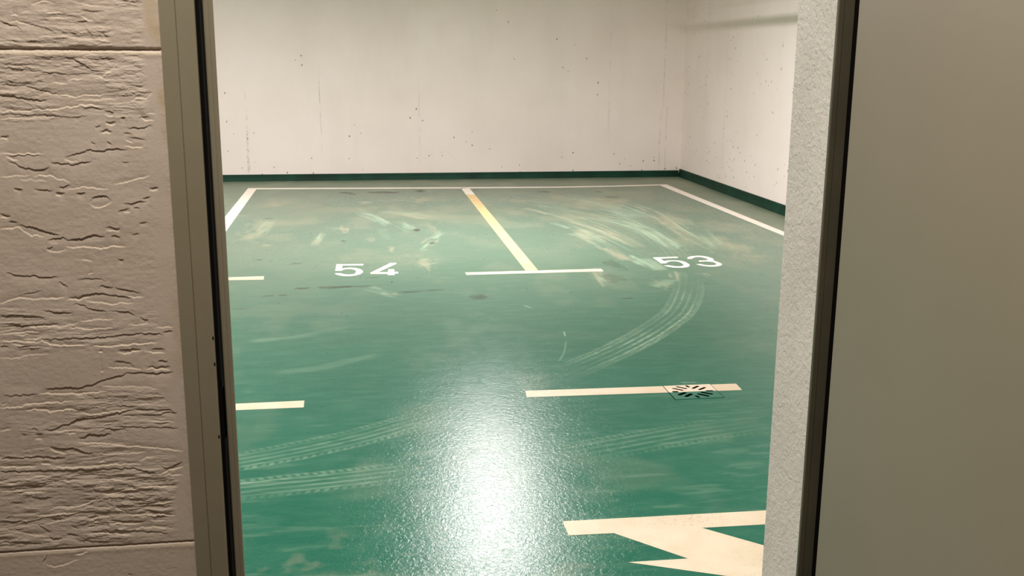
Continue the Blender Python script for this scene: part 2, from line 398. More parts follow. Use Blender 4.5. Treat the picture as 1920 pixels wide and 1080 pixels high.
# fine rubbing low in the picture
mark += .16*sstep(.62, .8, fbm(U*5, V*26, 33, 4))*sstep(5.5, 3, V)
dust += .3*sstep(.60, .8, fbm(U*9, V*9, 41, 4))*sstep(3.3, 2.8, V)*sstep(1.1, .2, U)
dust += .25*np.exp(-(((U+.15)/.25)**2+((V-2.78)/.05)**2))*n3*2
for px, py, w in [(781, 878, 5), (1096, 964, 4), (1056, 945, 4)]:
    blob(dust, px, py, w, w*.5, .5, .5, px)
for _ in range(160):
    x = rng.uniform(-1.2, 3.2); y = rng.uniform(2.7, 11); i = np.searchsorted(xs, x); j = np.searchsorted(ys, y)
    dark[j:j+1, i:i+rng.integers(1, 3)] += .5
WEAR = np.stack([np.clip(dust, 0, .8), np.clip(dark*1.35, 0, .95), np.clip(mark*.9, 0, .8), np.clip(edge, 0, 1)], -1)
me = grid_mesh('floor', xs, ys, lambda u, v: np.stack([u, v, np.zeros_like(u)], -1), WEAR)
tag(link('floor', me, M['floor']), 'green epoxy painted garage floor with dusty tyre marks', 'floor', kind='structure')

# ------------------------------------------------------------------ garage shell
def slab(name, mat, *b, label=None, bev=0):
    bm = bmesh.new(); box(bm, *b); return tag(finish(name, bm, mat, None, bev), label, None, kind='structure')
seam_b = []
for px, py, w, z0, z1, s in [(465, 280, .022, .0, .55, .9), (461, 200, .014, .5, 1.1, .35), (600, 195, .010, .62, 1.32, .6), (603, 250, .006, .3, .7, .3), (787, 260, .018, .25, 1.15, .25),
                             (1143, 160, .016, .5, 2.0, .25), (1245, 160, .014, .9, 2.2, .45), (1236, 300, .018, .0, .75, .4), (1249, 250, .012, .0, 1.0, .35)]:
    seam_b.append((float(wall_pt(px, py, YB)[0]), w, z0, z1, s))
slab('wall_back', mat_concrete('white_cast_concrete_back', seam_b, 'X'), XL, XR, YB, YB+.2, 0, ZC, label='white painted concrete wall at the far end of the bays')
slab('wall_right', mat_concrete('white_cast_concrete_right', [(11.4, .02, .3, 1.8, .25)], 'Y'), XR, XR+.2, YF, YB+.2, 0, ZC, label='white painted concrete wall to the right of bay 53')
slab('wall_left', M['ceil'], XL-.2, XL, YF, YB+.2, 0, ZC)
slab('ceiling', M['ceil'], XL-.2, XR+.2, YF, YB+.2, ZC, ZC+.2)
# shallow cast strip in the corner, seen as a slightly proud band
bm = bmesh.new(); x0 = float(wall_pt(1249, 250, YB)[0])
# skirting: slightly sloped painted cove
def cove(name, pts, zt, dep):
    bm = bmesh.new()
    rows = []
    for (x, y, nx, ny) in pts:
        row = []
        for d, z in ((0.0, zt), (dep*.45, zt-.004), (dep*.62, zt*.5), (dep, .0005), (0, .0005)):
            row.append(bm.verts.new((x+nx*d, y+ny*d, z)))
        rows.append(row)
    for a, b in zip(rows[:-1], rows[1:]):
        for k in range(5):
            bm.faces.new((a[k], a[(k+1) % 5], b[(k+1) % 5], b[k]))
    bm.faces.new(rows[0]); bm.faces.new(list(reversed(rows[-1])))
    return finish(name, bm, M['skirt'])
n = 60
e = .006
tag(cove('baseboard_back', [(XL+(XR-.03-XL)*i/n, YB-.0005, 0, -1) for i in range(n+1)], .082, .03), 'dark green painted skirting along the far wall', None, kind='structure')
tag(cove('baseboard_right', [(XR-.0005, YF+(YB-YF)*i/n, -1, 0) for i in range(n+1)], .10, .03), 'dark green painted skirting along the right wall', None, kind='structure')

# door wall: garage-side body with the rendered reveal on the right, lintel
RX = .735; LX = -.236; HEAD = 2.06
slab('wall_front_right', M['reveal'], RX, XR+.2, 1.546, YF, 0, ZC, label='pale roughcast reveal beside the open door', bev=.003)
slab('wall_front_left', M['reveal'], XL-.2, LX, 1.546, YF, 0, ZC)
slab('wall_front_lintel', M['reveal'], LX, RX, 1.546, YF, HEAD, ZC)
# corridor-side facing of the door wall right of the frame and above
slab('wall_corridor_right_face', M['corr'], .819, 2.2, WALLF, 1.546, 0, ZC)
slab('wall_corridor_head', M['corr'], -.2705, .819, WALLF, 1.546, HEAD+.05, ZC)
# corridor shell behind the camera
slab('wall_corridor_left', M['corr'], -2.0, -1.8, -2.2, WALLF-.006, 0, ZC)
slab('wall_corridor_right', M['corr'], 2.0, 2.2, -2.2, WALLF-.006, 0, ZC)
slab('wall_corridor_rear', M['corr'], -1.8, 2.0, -2.2, -2.0, 0, ZC)
slab('ceiling_corridor', M['corr'], -1.8, 2.0, -2.0, WALLF-.006, ZC, ZC+.2)
slab('floor_corridor', M['corrfloor'], -1.8, 2.0, -2.0, YF, -.1, -.0005)

# ------------------------------------------------------------------ plaster facing left of the frame
# measured relief: strokes traced in picture units, d = ledge above (shadow line), l = lit ledge below
S = {}
cA = lambda x, y: (x/4, y/4); cB = lambda x, y: (x/4, 270+y/4); cC = lambda x, y: (x/4, 540+y/4); cD = lambda x, y: (x/4, 810+y/4)
ST = [
 (cA, 'd', 1.0, [(0,160),(110,190),(170,215)]), (cA,'d',.7,[(150,155),(300,195),(400,235),(430,260)]), (cA,'l',.7,[(40,165),(130,160),(230,195)]), (cA,'d',.8,[(0,310),(90,305),(170,310)]),
 (cA,'l',.7,[(230,45),(330,10),(420,35)]), (cA,'l',.8,[(340,95),(480,98)]), (cA,'l',.6,[(340,130),(540,135)]), (cA,'d',.7,[(600,65),(700,80),(790,85)]), (cA,'l',.8,[(600,110),(650,145),(700,155)]),
 (cA,'d',.6,[(480,215),(540,240),(590,265)]), (cA,'d',.6,[(640,205),(680,245),(700,275)]), (cA,'l',.7,[(720,300),(830,300)]), (cA,'d',.7,[(770,250),(810,270)]), (cA,'l',.6,[(560,20),(700,40),(800,55)]),
 (cA,'d',.9,[(470,430),(560,450),(640,490),(680,520),(790,540)]), (cA,'d',.9,[(640,432),(760,440),(880,438)]), (cA,'d',.8,[(690,460),(780,480),(830,485)]), (cA,'l',.9,[(660,565),(770,575),(830,530),(890,470)]),
 (cA,'d',.7,[(0,510),(150,515),(330,540),(500,555),(700,552)]), (cA,'l',.6,[(0,500),(200,500),(300,512)]), (cA,'d',.8,[(0,590),(80,605),(160,625),(260,622)]), (cA,'d',1.0,[(0,632),(180,640),(300,670),(400,700),(500,730)]),
 (cA,'d',1.0,[(0,705),(130,728),(250,748),(370,750)]), (cA,'l',.8,[(330,690),(430,715),(560,725),(790,708)]), (cA,'l',.7,[(560,750),(720,748),(900,735)]), (cA,'l',1.0,[(0,838),(250,830),(400,825),(520,805),(640,785),(760,795)]),
 (cA,'d',.6,[(0,850),(250,865),(400,862),(520,875),(660,872)]), (cA,'l',.6,[(0,890),(200,892),(420,880)]), (cA,'d',.7,[(600,805),(720,805),(800,825)]), (cA,'d',1.,[(780,835),(820,830),(860,850)]), (cA,'l',1.,[(790,865),(830,872),(860,862)]),
 (cA,'l',.9,[(960,690),(1010,712),(1050,708)]), (cA,'l',1.0,[(980,762),(1040,735),(1090,740),(1150,700)]), (cA,'d',.6,[(990,692),(1140,688)]), (cA,'l',.7,[(880,715),(980,705)]), (cA,'d',.9,[(905,880),(945,876)]),
 (cA,'l',1.1,[(790,940),(875,938)]), (cA,'d',.9,[(790,920),(870,915)]), (cA,'d',.9,[(710,950),(760,940)]), (cA,'d',1.1,[(750,985),(800,978),(845,988)]), (cA,'l',1.0,[(760,1000),(835,1003)]), (cA,'d',.9,[(950,955),(1050,962),(1150,940)]),
 (cA,'l',.8,[(1050,880),(1090,905),(1160,908)]), (cA,'l',.7,[(1090,850),(1170,855)]), (cA,'d',.8,[(1040,880),(1120,875)]), (cA,'d',.8,[(925,1000),(960,990),(990,998)]), (cA,'d',.7,[(950,1020),(1100,1045)]), (cA,'l',.8,[(940,1050),(1000,1065)]),
 (cA,'l',.9,[(0,1045),(70,1040)]), (cA,'d',.7,[(0,1022),(70,1020)]), (cA,'d',.8,[(680,1060),(720,1070)]), (cA,'d',.8,[(800,1060),(840,1075)]),
 (cB,'d',1.0,[(485,100),(530,78),(600,62),(660,45),(760,52),(850,38),(960,42)]), (cB,'l',.9,[(480,120),(530,130),(590,132)]), (cB,'l',.9,[(930,12),(1000,25),(1080,20)]), (cB,'d',1.1,[(60,125),(120,145),(190,182),(260,192),(330,188),(375,175)]),
 (cB,'d',1.1,[(375,150),(385,135),(450,148),(560,152),(690,128)]), (cB,'l',.9,[(40,100),(100,118),(140,122)]), (cB,'d',.6,[(60,95),(130,80),(320,88)]), (cB,'l',.8,[(0,75),(150,75),(330,78)]), (cB,'l',.8,[(0,245),(130,238),(230,235)]),
 (cB,'l',1.0,[(250,240),(380,242),(430,262),(490,275),(530,295)]), (cB,'l',.6,[(140,265),(260,275),(360,282)]), (cB,'d',1.1,[(440,330),(490,318),(530,308)]), (cB,'d',1.0,[(105,330),(170,345)]), (cB,'d',1.0,[(250,342),(330,348),(400,345)]),
 (cB,'l',.9,[(490,352),(560,335),(640,325),(740,335),(820,338)]), (cB,'d',1.2,[(415,362),(490,368)]), (cB,'l',.8,[(415,385),(460,392)]), (cB,'d',1.2,[(572,370),(645,372)]), (cB,'l',1.0,[(850,308),(930,290),(1020,268),(1130,240)]),
 (cB,'d',1.2,[(672,420),(710,395),(760,388),(795,392),(830,420)]), (cB,'l',1.2,[(675,440),(700,470),(740,482),(800,465),(845,440)]), (cB,'d',1.1,[(930,445),(990,448),(1030,435),(1105,430)]), (cB,'d',.9,[(885,505),(970,482)]), (cB,'d',.9,[(1000,475),(1055,478)]),
 (cB,'l',.7,[(930,515),(985,510)]), (cB,'d',.9,[(1070,408),(1130,392)]), (cB,'d',.8,[(1120,328),(1190,322)]), (cB,'l',.8,[(1120,350),(1190,345)]), (cB,'d',.5,[(910,138),(970,138)]),
 (cB,'l',1.0,[(0,560),(80,545)]), (cB,'d',.9,[(0,528),(80,535)]), (cB,'d',1.1,[(65,585),(90,572),(130,588)]), (cB,'d',1.4,[(140,605),(230,625),(300,640),(380,665),(450,680)]), (cB,'l',1.0,[(0,645),(80,635),(140,628),(180,655),(230,685),(330,692)]),
 (cB,'d',1.2,[(345,745),(360,715),(450,705),(475,700),(510,725)]), (cB,'d',1.5,[(495,722),(560,718),(640,700),(700,682),(790,690)]), (cB,'d',1.0,[(830,688),(905,695)]), (cB,'l',1.1,[(490,775),(560,780),(640,775),(750,782),(850,770),(945,765)]),
 (cB,'d',.9,[(350,788),(395,770)]), (cB,'l',1.0,[(350,800),(430,812),(505,798)]), (cB,'l',.6,[(370,745),(440,745)]), (cB,'d',1.0,[(788,632),(830,622),(870,635),(905,632)]), (cB,'l',.8,[(790,650),(900,655)]), (cB,'d',.8,[(1040,595),(1110,577)]),
 (cB,'d',.9,[(985,680),(1045,670)]), (cB,'d',.8,[(885,862),(930,865)]), (cB,'l',.7,[(610,868),(660,875),(700,882)]), (cB,'d',.9,[(40,955),(110,985),(200,995),(250,985),(310,998),(440,996)]), (cB,'d',.9,[(440,1038),(480,1050),(510,1075)]), (cB,'d',.6,[(570,1015),(680,1005),(800,1018)]),
 (cB,'d',1.1,[(740,1078),(770,1062),(850,1075)]), (cB,'l',.7,[(660,975),(700,968)]),
 (cC,'d',1.2,[(520,78),(600,65),(660,45),(720,38),(800,48),(900,60),(990,72)]), (cC,'l',1.1,[(500,92),(600,88),(680,65)]), (cC,'d',1.0,[(860,0),(950,15),(1000,20),(1060,45)]), (cC,'l',1.0,[(960,62),(1010,72),(1080,68)]), (cC,'l',1.0,[(0,115),(80,92),(150,75),(250,85),(490,72)]),
 (cC,'l',.9,[(640,95),(740,110),(820,120),(1000,112)]), (cC,'d',.5,[(130,60),(260,30),(330,15)]), (cC,'d',1.1,[(548,130),(575,115),(640,130),(660,150),(740,165),(800,170)]), (cC,'d',1.1,[(830,160),(900,178),(960,180),(1020,208)]), (cC,'d',1.0,[(1050,222),(1115,240)]),
 (cC,'l',.9,[(960,275),(1060,275),(1115,262)]), (cC,'d',1.3,[(320,170),(420,180),(550,182)]), (cC,'d',1.1,[(0,208),(120,200),(220,208),(300,215),(340,232)]), (cC,'d',1.0,[(60,280),(250,278),(460,265)]), (cC,'l',.8,[(0,300),(200,292),(460,290),(600,262)]),
 (cC,'l',.8,[(520,300),(700,308),(860,302)]), (cC,'l',.8,[(600,250),(740,238),(850,235)]), (cC,'d',1.1,[(310,385),(450,378),(560,368),(700,372),(850,358),(950,350),(1070,338),(1230,345)]), (cC,'d',1.1,[(1220,325),(1300,318)]), (cC,'l',1.1,[(0,400),(200,402),(330,405),(400,425),(520,432),(680,425)]),
 (cC,'l',1.0,[(700,438),(850,435),(960,425),(1180,415)]), (cC,'l',.8,[(0,350),(150,335),(300,325)]), (cC,'l',.7,[(0,330),(120,310)]), (cC,'l',.9,[(1170,295),(1300,290)]), (cC,'d',1.1,[(0,430),(70,437)]), (cC,'d',.7,[(120,460),(220,455),(320,445)]),
 (cC,'l',.7,[(0,525),(120,525),(240,500),(370,492)]), (cC,'d',1.2,[(890,465),(960,455),(1060,462)]), (cC,'l',1.2,[(875,480),(930,492),(1070,465)]), (cC,'l',1.1,[(1080,470),(1150,490),(1240,485)]), (cC,'d',.9,[(1130,462),(1240,450)]), (cC,'l',1.0,[(740,485),(775,480)]),
 (cC,'d',1.1,[(855,548),(930,546),(980,562),(1010,590)]), (cC,'l',1.0,[(805,585),(860,598),(1000,600),(1060,612)]), (cC,'d',1.0,[(1180,545),(1260,545)]), (cC,'l',.9,[(1080,605),(1150,605),(1280,612)]), (cC,'d',1.0,[(1110,590),(1200,590),(1280,585)]), (cC,'d',1.2,[(940,638),(1040,628),(1160,638),(1300,628)]),
 (cC,'l',1.,[(755,628),(780,622)]), (cC,'d',1.3,[(340,755),(420,745),(580,745),(700,722),(760,695),(900,655),(960,640)]), (cC,'l',1.3,[(290,790),(420,795),(600,795),(720,780),(800,778)]), (cC,'d',.8,[(0,812),(120,800),(290,795)]), (cC,'l',.6,[(760,740),(1000,740),(1180,752)]),
 (cC,'l',.7,[(0,868),(70,872)]), (cC,'l',.9,[(0,895),(110,900),(200,875),(350,862),(560,850)]), (cC,'l',1.3,[(190,925),(260,912),(350,915),(380,930),(470,915),(590,912)]), (cC,'l',1.0,[(600,935),(680,950),(800,930),(960,912)]), (cC,'d',1.5,[(340,1060),(420,1055),(450,1030),(520,1020),(580,985),(660,968)]),
 (cC,'d',.9,[(560,995),(760,960),(900,930),(1000,905),(1200,910),(1280,912),(1330,945)]), (cC,'d',.9,[(1040,950),(1180,948),(1280,930)]), (cC,'d',.8,[(860,1035),(1000,1040),(1340,1048)]), (cC,'l',.8,[(740,1030),(840,1012)]), (cC,'l',.7,[(1100,1000),(1320,1005)]), (cC,'d',.8,[(235,1060),(260,1048),(290,1065)]),
 (cC,'l',.9,[(0,1070),(90,1055)]), (cC,'l',.9,[(400,1078),(520,1070),(640,1065)]), (cC,'d',1.,[(750,1078),(800,1052),(950,1062)]),
 (cD,'d',1.1,[(265,12),(330,15)]), (cD,'l',1.0,[(265,52),(325,55)]), (cD,'d',.8,[(160,12),(205,14)]), (cD,'l',1.,[(510,10),(575,12)]), (cD,'d',1.4,[(590,45),(640,32),(665,15),(740,25),(840,12)]), (cD,'l',1.1,[(585,80),(700,85),(850,85)]),
 (cD,'d',1.5,[(375,110),(440,118),(500,128),(545,115),(600,135),(640,155),(700,162)]), (cD,'l',1.2,[(375,125),(430,150),(500,165)]), (cD,'d',1.4,[(0,195),(80,186),(180,190),(270,180),(400,190),(495,190)]), (cD,'l',1.3,[(0,260),(130,265),(280,260)]), (cD,'l',1.1,[(310,240),(385,245)]),
 (cD,'l',1.0,[(380,265),(600,262),(850,245),(1060,240)]), (cD,'d',1.2,[(0,290),(150,292),(400,282),(700,275),(1000,270),(1100,290),(1180,305)]), (cD,'l',.8,[(640,105),(900,100),(1100,115),(1380,140)]), (cD,'l',.7,[(700,160),(860,170),(1100,150)]), (cD,'l',1.,[(745,225),(795,222)]),
 (cD,'l',1.,[(1180,320),(1280,285),(1380,255)]), (cD,'d',1.1,[(1200,250),(1260,275),(1300,255),(1370,215)]), (cD,'l',.8,[(1230,320),(1380,318)]), (cD,'l',.9,[(1040,220),(1110,190),(1160,185)]), (cD,'d',.8,[(530,325),(660,315),(800,315)]), (cD,'l',.8,[(730,352),(930,358)]),
 (cD,'l',.9,[(340,380),(480,370),(570,362)]), (cD,'l',.9,[(690,410),(770,405),(870,410)]), (cD,'l',1.3,[(770,455),(810,468),(860,462),(930,435),(1040,420)]), (cD,'l',1.0,[(1040,408),(1150,412),(1290,402)]), (cD,'d',1.,[(690,410),(740,435)]), (cD,'d',1.,[(790,438),(860,425)]),
 (cD,'d',1.3,[(240,492),(320,490),(400,488)]), (cD,'d',1.2,[(180,405),(260,402),(350,398)]), (cD,'d',.9,[(80,528),(190,525)]), (cD,'l',1.0,[(360,590),(440,565),(600,555),(720,510)]), (cD,'d',1.2,[(865,550),(960,545),(1030,550)]), (cD,'l',1.3,[(860,570),(900,580),(950,600)]),
 (cD,'d',1.1,[(1030,555),(1150,550),(1270,556)]), (cD,'l',1.1,[(960,622),(1150,620),(1320,622)]), (cD,'d',1.,[(1060,575),(1170,595),(1290,605)]), (cD,'d',1.3,[(660,650),(700,632),(745,628)]), (cD,'l',1.2,[(660,655),(700,660),(740,640)]), (cD,'l',1.2,[(820,688),(900,682),(1060,685)]),
 (cD,'d',1.1,[(830,662),(950,660),(1100,665)]), (cD,'l',.9,[(700,685),(740,672)]), (cD,'l',1.,[(1010,720),(1150,712),(1250,720)]), (cD,'d',1.,[(650,740),(760,740),(900,732),(1100,738),(1280,755)]), (cD,'l',1.1,[(660,765),(800,755),(980,768)]), (cD,'d',.9,[(560,800),(700,820),(820,818)]),
 (cD,'d',1.4,[(370,780),(400,795),(470,795)]), (cD,'d',1.2,[(500,760),(590,770)]), (cD,'d',1.1,[(530,690),(590,715)]), (cD,'d',1.0,[(280,685),(330,710),(380,745)]), (cD,'d',1.0,[(0,665),(200,672),(330,640),(520,620),(600,600)]), (cD,'l',.9,[(340,690),(480,660),(540,640)]),
 (cD,'l',.9,[(280,630),(400,620),(600,598)]), (cD,'d',.8,[(0,825),(140,820),(320,830)]), (cD,'l',.7,[(0,770),(130,755),(280,775),(380,780)]), (cD,'l',1.1,[(350,1000),(400,1012),(480,992),(600,955)]), (cD,'l',1.0,[(560,920),(620,915),(665,895)]), (cD,'d',1.1,[(320,970),(345,945),(355,915)]),
 (cD,'d',.8,[(960,1060),(1000,1068)]), (cD,'l',1.1,[(0,440),(80,445),(180,430)]), (cD,'l',1.,[(130,460),(260,455),(360,440)]), (cD,'l',.9,[(60,385),(130,380)]), (cD,'d',1.,[(260,345),(370,330)]), (cD,'l',1.,[(1150,545),(1290,515)]), (cD,'d',.8,[(800,495),(900,490),(1100,510)]),
]
for i in range(46):     # extra short ledges where the relief is dense
    f, X0, X1, Y0, Y1 = [(cD, 0, 560, 320, 860), (cD, 820, 1290, 380, 780), (cC, 620, 1330, 880, 1078), (cC, 0, 330, 240, 480), (cA, 0, 800, 10, 330), (cA, 0, 650, 420, 720)][i % 6]
    x = rng.uniform(X0, X1-60); y = rng.uniform(Y0, Y1); L = rng.uniform(50, 170); sl = rng.uniform(-18, 8)
    ST.append((f, 'dl'[rng.integers(2)], rng.uniform(.5, 1.0), [(x, y), (x+L/2, y+sl/2+rng.uniform(-5, 5)), (min(x+L, X1), y+sl)]))

pxm = .000790                                       # metres per picture unit on this wall
vis_z0 = float(wall_pt(180, 1080, WALLF)[1]); vis_z1 = float(wall_pt(180, 0, WALLF)[1]); vis_x0 = float(wall_pt(0, 540, WALLF)[0])
FX = -.2685                                         # outer edge of the frame
us = np.unique(np.round(np.concatenate([np.linspace(-1.8, -.8, 120), np.linspace(-.8, vis_x0-.03, 90), np.arange(vis_x0-.03, FX+.0009, .0008)]), 6))
vs = np.unique(np.round(np.concatenate([np.linspace(0, vis_z0-.15, 90), np.linspace(vis_z0-.15, vis_z0-.02, 60), np.arange(vis_z0-.02, vis_z1+.02, .0008), np.linspace(vis_z1+.02, vis_z1+.2, 70), np.linspace(vis_z1+.2, ZC, 120)]), 6))
Wu, Wv = np.meshgrid(us, vs)
print('plaster grid', Wu.shape, 'floor grid', U.shape)
hgt = np.zeros(Wu.shape); shade_dirt = np.zeros(Wu.shape); lit_lip = np.zeros(Wu.shape)
wob = (vnoise(Wu*160, Wv*60, 71)-.5)*.0022 + (vnoise(Wu*420, Wv*150, 72)-.5)*.0013
def w2(x, y): return wall_pt(x, y, WALLF)
for k, (f, typ, amp, pts) in enumerate(ST):
    q = np.array([w2(*f(*p)) for p in pts]); q = q[np.argsort(q[:, 0])]
    i = np.where((us > q[0, 0]-.001) & (us < q[-1, 0]+.001))[0]
    j = np.where((vs > q[:, 1].min()-.02) & (vs < q[:, 1].max()+.02))[0]
    if len(i) < 2 or len(j) < 2: continue
    sl = (slice(j[0], j[-1]+1), slice(i[0], i[-1]+1))
    zc = np.interp(us[i[0]:i[-1]+1], q[:, 0], q[:, 1])
    L = q[-1, 0]-q[0, 0]; uu = us[i[0]:i[-1]+1]
    tap = np.clip(np.minimum(uu-q[0, 0], q[-1, 0]-uu)/(min(.012, L*.35)), 0, 1)**.6
    dv = Wv[sl]-zc[None, :]+wob[sl]
    sg = 1 if typ == 'd' else -1
    a = amp*(.72+.56*vnoise(Wu[sl]*55, Wu[sl]*0+k, 5))*tap[None, :]
    w = .00042
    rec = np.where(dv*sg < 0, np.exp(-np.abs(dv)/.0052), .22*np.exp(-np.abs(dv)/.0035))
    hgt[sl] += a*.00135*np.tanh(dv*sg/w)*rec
    if typ == 'd': shade_dirt[sl] = np.maximum(shade_dirt[sl], np.minimum(a, 1)*np.exp(-((dv+.0004)/.0009)**2)*.55)  # shadow line under the ledge, painted as a darker tone
    else: lit_lip[sl] = np.maximum(lit_lip[sl], np.minimum(a, 1)*np.exp(-((dv)/.0010)**2)*.7)  # lit ledge edge, painted as a paler tone
# smooth margin beside the frame; dense torn grain elsewhere
marg = sstep(FX-.018, FX-.032, Wu+(vnoise(Wv*25, Wu*8, 3)-.5)*.012)
pz = lambda y: float(w2(150, y)[1])
def band(y0, y1, s): return sstep(pz(y0)+.01, pz(y0)-.01, Wv)*sstep(pz(y1)-.01, pz(y1)+.01, Wv)*s
dens = .12 + band(-400, 92, .9) + band(96, 225, .75) + band(575, 655, .55) + band(735, 812, .6) + band(830, 875, .5) + band(884, 1022, 1.0) + band(1130, 3000, .7)
dens *= .35+.65*sstep(.38, .58, fbm(Wu*13, Wv*20, 12, 3))
g = fbm(Wu*24+3, Wv*120, 21, 4, .55) + .25*fbm(Wu*70, Wv*260, 25, 3)
n_t = 7.0; gt = g*n_t; terr = (np.floor(gt)+sstep(.38, .62, gt-np.floor(gt)))/n_t
hgt += dens*marg*(terr-.5)*.0044
hgt += (.25+.75*marg)*(fbm(Wu*170, Wv*210, 31, 3)-.5)*.00042 + (fbm(Wu*9, Wv*14, 35, 3)-.5)*.0016
# joints between the boards
for (xa, ya, xb, yb, s, ww) in [(0, 92, 296, 93.5, 1.0, .0021), (0, 1036, 362, 1014, .85, .0014)]:
    a, b = w2(xa, ya), w2(xb, yb); zc = a[1]+(Wu-a[0])*(b[1]-a[1])/(b[0]-a[0])
    dv = Wv-zc+wob*.35
    hgt -= s*.0042*np.exp(-(np.abs(dv)/ww)**2.2) * sstep(FX+.001, FX-.004, Wu)
    hgt += s*.0006*np.exp(-((dv+.006)/.004)**2)
    shade_dirt = np.maximum(shade_dirt, s*np.exp(-((dv-.0008)/.0013)**2)); lit_lip = np.maximum(lit_lip, 1.0*s*np.exp(-((dv+.0052)/.0024)**2))  # dirt in the joint, with a painted lit lip below it
for zz in (pz(93)+.36, pz(1030)-.36, pz(93)+.72, pz(1030)-.72):
    dv = Wv-zz+wob*.3; hgt -= .004*np.exp(-(np.abs(dv)/.0014)**2); shade_dirt = np.maximum(shade_dirt, np.exp(-(dv/.0013)**2))
# ragged lip next to the frame
rag = sstep(FX-.010, FX-.002, Wu+(fbm(Wv*60, Wu*40, 51, 3)-.5)*.010)
hgt += rag*.0006*(fbm(Wu*90, Wv*90, 55, 3)) 
ochre = sstep(FX-.022, FX-.008, Wu+(fbm(Wv*22, Wu*30, 61, 3)-.5)*.03)*sstep(.40, .6, fbm(Wv*9, Wu*12, 66, 3))
ochre *= .35+.65*sstep(pz(520), pz(330), Wv)
WA = np.stack([np.clip(ochre, 0, 1), np.clip(shade_dirt, 0, 1), np.clip(lit_lip, 0, 1), np.ones_like(shade_dirt)], -1)
me = grid_mesh('wall_corridor_front', us, vs, lambda u, v: np.stack([u, WALLF-hgt-.001, v], -1), WA)
wo = tag(link('wall_corridor_front', me, M['stucco']), 'beige board-textured plaster wall with torn ledges left of the door frame', 'wall', kind='structure')
slab('wall_corridor_core', M['corr'], -2.0, LX, WALLF+.004, 1.546, 0, ZC)

# ------------------------------------------------------------------ door frame
fr = tag(empty('door_frame', (.2655, D, 0)), 'grey-green painted steel door frame around the opening to the garage', 'door frame')
ZT = HEAD
def jamb(side):
    """profile in plan: two face strips with a shadow line, rabbet, stop"""
    if side < 0: P_ = lambda x: x
    else:        P_ = lambda x: .5311-x
    # left-hand profile x coordinates
    prof = [(-.2683, 1.5455), (-.2683, 1.5), (-.2474, 1.5), (-.2470, 1.5022), (-.2462, 1.5022), (-.2458, 1.4995), (-.2236, 1.4995), (-.2224, 1.4999), (-.2213, 1.5015), (-.2212, 1.541),
            (-.2155, 1.541), (-.2155, 1.5397), (-.2145, 1.539), (-.2085, 1.539), (-.2082, 1.5398), (-.2074, 1.5398), (-.2071, 1.539), (-.2030, 1.539), (-.2020, 1.5402), (-.2020, 1.5455)]
    bm = bmesh.new()
    pts = [(P_(x), y) for x, y in prof]
    z0 = 0.0
    lo = [bm.verts.new((x, y, z0)) for x, y in pts]; hi = [bm.verts.new((x, y, ZT)) for x, y in pts]
    for i in range(len(pts)):
        k = (i+1) % len(pts); bm.faces.new((lo[i], lo[k], hi[k], hi[i]))
    bm.faces.new(lo); bm.faces.new(hi)
    return finish('jamb', bm, M['frame'], fr)
jamb(-1)
# hinge side: the stop seen past the leaf carries its own seam
bm = bmesh.new()
pr = [(.7329, 1.5455), (.7329, 1.5402), (.7340, 1.539), (.7420, 1.539), (.7423, 1.5402), (.7431, 1.5402), (.7434, 1.539), (.7585, 1.539), (.7592, 1.5397), (.7592, 1.541), (.7715, 1.541), (.7715, 1.5015), (.7725, 1.5), (.818, 1.5), (.818, 1.5455)]
lo = [bm.verts.new((x, y, 0)) for x, y in pr]; hi = [bm.verts.new((x, y, ZT)) for x, y in pr]
for i in range(len(pr)):
    k = (i+1) % len(pr); bm.faces.new((lo[i], lo[k], hi[k], hi[i]))
bm.faces.new(lo); bm.faces.new(hi)
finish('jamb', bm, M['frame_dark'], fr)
bm = bmesh.new(); box(bm, -.2683, .818, 1.5, 1.5455, HEAD, HEAD+.048); finish('head_rail', bm, M['frame'], fr, .0015)
bm = bmesh.new(); box(bm, -.2211, -.2157, 1.507, 1.5408, .002, HEAD-.002); finish('seal', bm, M['gasket'], fr, .0012)
bm = bmesh.new(); box(bm, .7594, .7713, 1.526, 1.5408, .002, HEAD-.002); finish('seal', bm, M['gasket'], fr, .0012)  # black block set here to darken the hinge gap beside the leaf
za = float(wall_pt(411, 729, 1.512)[1]); zb = float(wall_pt(411, 822, 1.512)[1])
bm = bmesh.new(); box(bm, -.2158, -.2152, 1.508, 1.529, zb-.018, za+.018); finish('strike_plate', bm, M['gasket'], fr, .0003)
bm = bmesh.new(); box(bm, -.2156, -.2150, 1.509, 1.527, zb, za); finish('latch_opening', bm, M['slot'], fr)  # solid black block standing in for the shade inside the latch hole
for px, py in ((396, 634), (408, 819), (400, 683)):
    z = float(wall_pt(px, py, 1.5)[1]); bm = bmesh.new()
    tube(bm, (-.2228, 1.4994, z), (-.2228, 1.4999, z), .0011, 10); 
    bmesh.ops.scale(bm, verts=bm.verts[:], vec=(1, 1, 2.6), space=Matrix.Translation((0, 0, -z)))
    finish('paint_chip', bm, M['slot'], fr)

# ------------------------------------------------------------------ door leaf, standing open into the corridor
leaf = tag(empty('door_1', (.7445, 1.49, 0)), 'smooth grey-green steel door leaf standing open at the right', 'door', kind='structure')
bm = bmesh.new(); box(bm, .7445, .7895, .555, 1.497, .008, HEAD-.01); finish('door_panel', bm, M['leaf'], leaf, .0015)
for z in (.25, 1.8):
    bm = bmesh.new(); tube(bm, (.795, 1.492, z-.06), (.795, 1.492, z+.06), .0075, 16); finish('hinge', bm, M['metal'], leaf)
bm = bmesh.new(); tube(bm, (.7445, .63, 1.02), (.700, .63, 1.02), .010, 16); tube(bm, (.704, .625, 1.02), (.704, .745, 1.02), .010, 16)
finish('door_handle', bm, M['gasket'], leaf)

